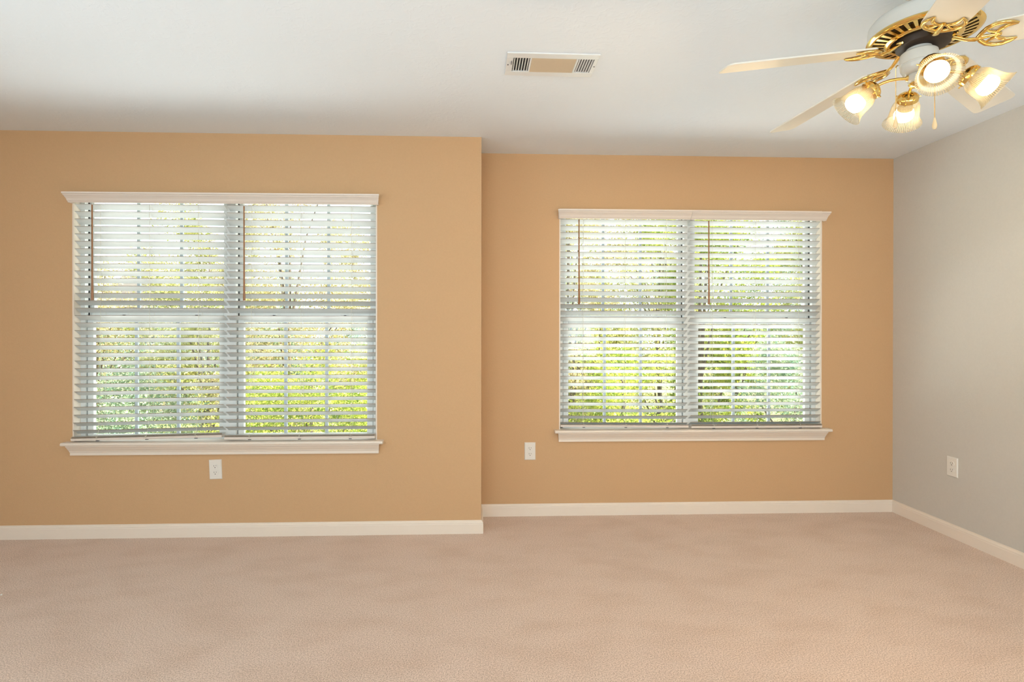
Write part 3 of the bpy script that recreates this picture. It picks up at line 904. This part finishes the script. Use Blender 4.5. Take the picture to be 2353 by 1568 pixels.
# ------------------------------------------------------------------ outside: lawn, trees, neighbour's house
GZ = -2.9
S(MB().box(-60, 60, DR + 0.6, 80, GZ - 0.2, GZ).build('ground', M['grass']))

# unseen slab added under the sills to throw sunlight up onto the ceiling
S(MB().box(-5.0, 5.5, DR + TH + 0.02, 6.6, -0.13, -0.06).build('bounce_slab', M['bounce_white']))

def tree(name, x, y, base_z, crown_z, rx, rz, n, leaf, m, label, cat, sparse=False, seed=0, group=None):
    """trunk and limbs as tapered tubes, foliage as individual leaf blades gathered in clumps"""
    rs = np.random.RandomState(seed)
    root = tag(empty(name, (x, y, base_z)), label, cat, group)
    h = crown_z - base_z
    tk = MB()
    tr = 0.035 + 0.022 * rx
    tk.tube([(0, 0, -0.1), (0.05, 0.03, h * 0.35), (-0.04, 0.05, h * 0.7), (0.02, 0, h + rz * 0.6)], [tr * 1.3, tr, tr * 0.7, tr * 0.2], 8)
    cl = []
    nc = 80 if sparse else 64
    for k in range(nc):
        d = rs.normal(size=3)
        d /= np.linalg.norm(d)
        q = 0.86 * rs.uniform(0.15, 1.0) ** 0.45
        d = np.sign(d) * np.abs(d) ** 0.8          # fuller shoulders than a plain ellipsoid
        p = np.array([d[0] * rx * q, d[1] * rx * q, h + d[2] * rz * q])
        cl.append((p, rs.uniform(0.16, 0.30) * min(rx, rz)))
        if k % 6 == 0:
            st = np.array([0, 0, min(h, max(h * 0.25, p[2] - 0.7 * rz))])
            mid = (st + p) / 2 + np.array([0, 0, 0.12 * rz])
            tk.tube([tuple(st), tuple(mid), tuple(p)], [tr * 0.45, tr * 0.25, 0.01], 5)
    tk.build('trunk', M['bark'], root, smooth=True)
    ci = rs.randint(0, nc, n)
    P = np.array([cl[i][0] for i in ci])
    cr = np.array([cl[i][1] for i in ci])
    d = rs.normal(size=(n, 3))
    d /= np.linalg.norm(d, axis=1)[:, None]
    P = P + d * (cr * rs.uniform(0.25, 1.05, n) ** 0.7)[:, None]
    P[:, 2] = np.maximum(P[:, 2], 0.03)
    a = rs.normal(size=(n, 3)); a /= np.linalg.norm(a, axis=1)[:, None]
    b = np.cross(a, rs.normal(size=(n, 3))); b /= np.linalg.norm(b, axis=1)[:, None]
    L = leaf * rs.uniform(0.6, 1.3, n)[:, None]
    V = np.stack([P - a * L * 0.5, P + b * L * 0.24, P + a * L * 0.5, P - b * L * 0.24], 1).reshape(-1, 3)
    me = bpy.data.meshes.new('foliage')
    me.from_pydata(V.tolist(), [], (np.arange(n * 4).reshape(-1, 4)).tolist())
    me.materials.append(m)
    fo = bpy.data.objects.new('foliage', me)
    col.objects.link(fo)
    fo.parent = root
    return root

GT = None
def T(x, y, top, rx, rz, n, leaf, m, label, cat='tree', sparse=False, seed=0, name='tree'):
    rz = (top - GZ) * 0.485
    tree(name, x, y, GZ, top - rz, rx, rz, int(n * 2.9), leaf * 0.55, M[m], label, cat, sparse, seed)
# seen through the window on the projecting wall
T(-12.9, 21.5, 2.5, 2.2, 2.4, 9000, 0.16, 'leaf_soft', 'low grey-green tree standing right before the grey-brown roof of the neighbour house', seed=11)
T(-11.3, 16.8, 3.7, 1.9, 2.6, 6000, 0.14, 'leaf_autumn', 'thin golden tree with open crown between house roof and blind wand', sparse=True, seed=12)
T(-7.4, 15.5, 5.6, 1.9, 3.0, 15000, 0.13, 'leaf_yellow', 'tall yellow-green tree beside open sky, behind the projecting wall window', seed=13)
T(-3.9, 11.6, 5.2, 1.6, 2.7, 12000, 0.11, 'leaf_autumn', 'golden-leaved tree close behind the upper sash beside the wall step', sparse=True, seed=14)
T(-2.6, 14.6, 4.7, 1.4, 2.3, 8000, 0.12, 'leaf_autumn', 'small thin golden tree against white sky, nearest the wall step', sparse=True, seed=15)
T(-6.9, 11.2, 0.75, 1.7, 1.85, 11000, 0.11, 'leaf_soft', 'wide grey-green bush filling the lower sash below the house roof', 'bush', seed=16, name='bush')
T(-2.5, 8.4, 1.5, 1.4, 2.2, 14000, 0.085, 'leaf_vivid', 'vivid green bush crowding the lower sash beside the wall step', 'bush', seed=18, name='bush')
T(-8.2, 21.0, 4.0, 2.2, 2.9, 9000, 0.16, 'leaf_soft', 'distant grey-green tree peeking between the tall yellow-green and golden trees', seed=19)
T(-3.4, 21.0, 4.4, 2.2, 2.7, 8000, 0.16, 'leaf_soft', 'distant grey-green tree behind the small thin golden tree', seed=20)
T(-5.2, 8.6, -0.5, 1.0, 1.1, 6000, 0.085, 'leaf_yellow', 'low yellow-green bush at the foot of the wide grey-green bush', 'bush', seed=17, name='bush')
T(-4.9, 13.6, 1.6, 0.85, 2.0, 8000, 0.11, 'leaf_soft', 'grey-green bush between the wide grey-green bush and the golden-leaved tree', 'bush', seed=40, name='bush')
T(-10.0, 26.5, 2.6, 2.6, 2.0, 7000, 0.18, 'leaf_yellow', 'far yellow-green shrub mass beside the neighbour house', 'bush', seed=42, name='bush')
T(-5.4, 26.5, 2.6, 2.4, 2.0, 7000, 0.18, 'leaf_soft', 'far grey-green shrub mass behind the distant trees of the projecting wall window', 'bush', seed=43, name='bush')
# seen through the window in the recessed wall
T(3.1, 13.9, 2.4, 0.9, 2.0, 8000, 0.11, 'leaf_yellow', 'yellow-green bush between the thin golden tree and the tall bright green tree', 'bush', seed=44, name='bush')
T(6.3, 13.1, 2.2, 0.75, 2.0, 8000, 0.11, 'leaf_vivid', 'bright green bush between the two tall trees of the recessed window', 'bush', seed=45, name='bush')
T(6.4, 26.5, 3.4, 2.6, 2.0, 7000, 0.18, 'leaf_soft', 'farthest grey-green shrub mass behind the recessed window mullion', 'bush', seed=46, name='bush')
T(11.6, 26.5, 3.4, 2.6, 2.0, 7000, 0.18, 'leaf_soft', 'farthest grey-green shrub mass behind the recessed window half nearest the corner', 'bush', seed=47, name='bush')
T(1.9, 11.4, 5.4, 1.35, 2.7, 12000, 0.11, 'leaf_autumn', 'thin golden tree against bright sky behind the recessed window, beside the step', sparse=True, seed=21)
T(4.7, 11.4, 5.9, 1.45, 3.1, 14000, 0.11, 'leaf_vivid', 'tall bright green tree behind the mullion of the recessed window', seed=22)
T(7.8, 11.6, 5.9, 1.5, 3.0, 13000, 0.11, 'leaf_yellow', 'tall yellow-green tree at the corner side of the recessed window', seed=23)
T(5.3, 15.8, 6.0, 2.0, 2.8, 9000, 0.14, 'leaf_yellow', 'mid-distance yellow-green tree right behind the tall bright green tree', sparse=True, seed=24)
T(9.8, 15.8, 6.2, 2.1, 3.0, 10000, 0.14, 'leaf_soft', 'grey-green tree behind the tall yellow-green tree near the corner', seed=29)
T(1.4, 16.0, 4.6, 1.7, 2.3, 7000, 0.14, 'leaf_soft', 'rounded grey-green tree behind the thin golden tree of the recessed window', seed=28)
T(2.2, 8.2, 1.35, 1.28, 2.1, 14000, 0.085, 'leaf_vivid', 'bright bush behind the lower sash of the recessed window, beside the step', 'bush', seed=25, name='bush')
T(4.85, 8.2, 1.5, 1.2, 2.2, 14000, 0.085, 'leaf_soft', 'darker grey-green bush behind the recessed lower sash nearest the corner', 'bush', seed=26, name='bush')
T(3.6, 21.0, 6.0, 2.3, 3.1, 9000, 0.17, 'leaf_yellow', 'far yellow-green tree seen in the gap beside the tall bright green tree', seed=30)
T(8.6, 21.2, 6.6, 2.4, 3.4, 9000, 0.17, 'leaf_soft', 'far grey-green tree between the two trees nearest the room corner', seed=31)
T(13.6, 21.0, 6.6, 2.4, 3.4, 9000, 0.17, 'leaf_soft', 'farthest grey-green tree at the corner edge of the recessed window', seed=32)

def house():
    hx, hy = -18.6, 30.0
    root = tag(empty('house', (hx, hy, GZ), R(12)), 'neighbour house with pale walls and a grey-brown gabled roof beyond the trees', 'house')
    w, d_, e, r = 5.0, 4.0, 5.4, 8.1
    MB().box(-w, w, -d_, d_, 0, e).build('house_wall', M['siding'], root)
    g = MB().prism([(-d_ - 0.5, e - 0.25), (0, r), (d_ + 0.5, e - 0.25), (d_ + 0.5, e - 0.05), (0, r + 0.22), (-d_ - 0.5, e - 0.05)], -w - 0.5, w + 0.5)
    g.build('roof', M['roof'], root)
    gb = MB().prism([(-w * 0.0, 0)] * 0 or [(-2.0, e - 0.2), (0.0, e + 1.7), (2.0, e - 0.2)], -d_ - 1.2, 0.0, mtx=Matrix.Translation((2.2, 0, 0)) @ Matrix.Rotation(R(90), 4, 'Z'))
    gb.build('gable_roof', M['roof'], root)
    for x in (-2.6, 2.2):
        f = MB().box(x - 0.6, x + 0.6, -d_ - 0.05, -d_, 3.2, 4.8).build('house_window', M['vinyl'], root)
        MB().box(x - 0.5, x + 0.5, -d_ - 0.07, -d_ - 0.05, 3.3, 4.7).build('dark_pane', M['lock'], f)
house()
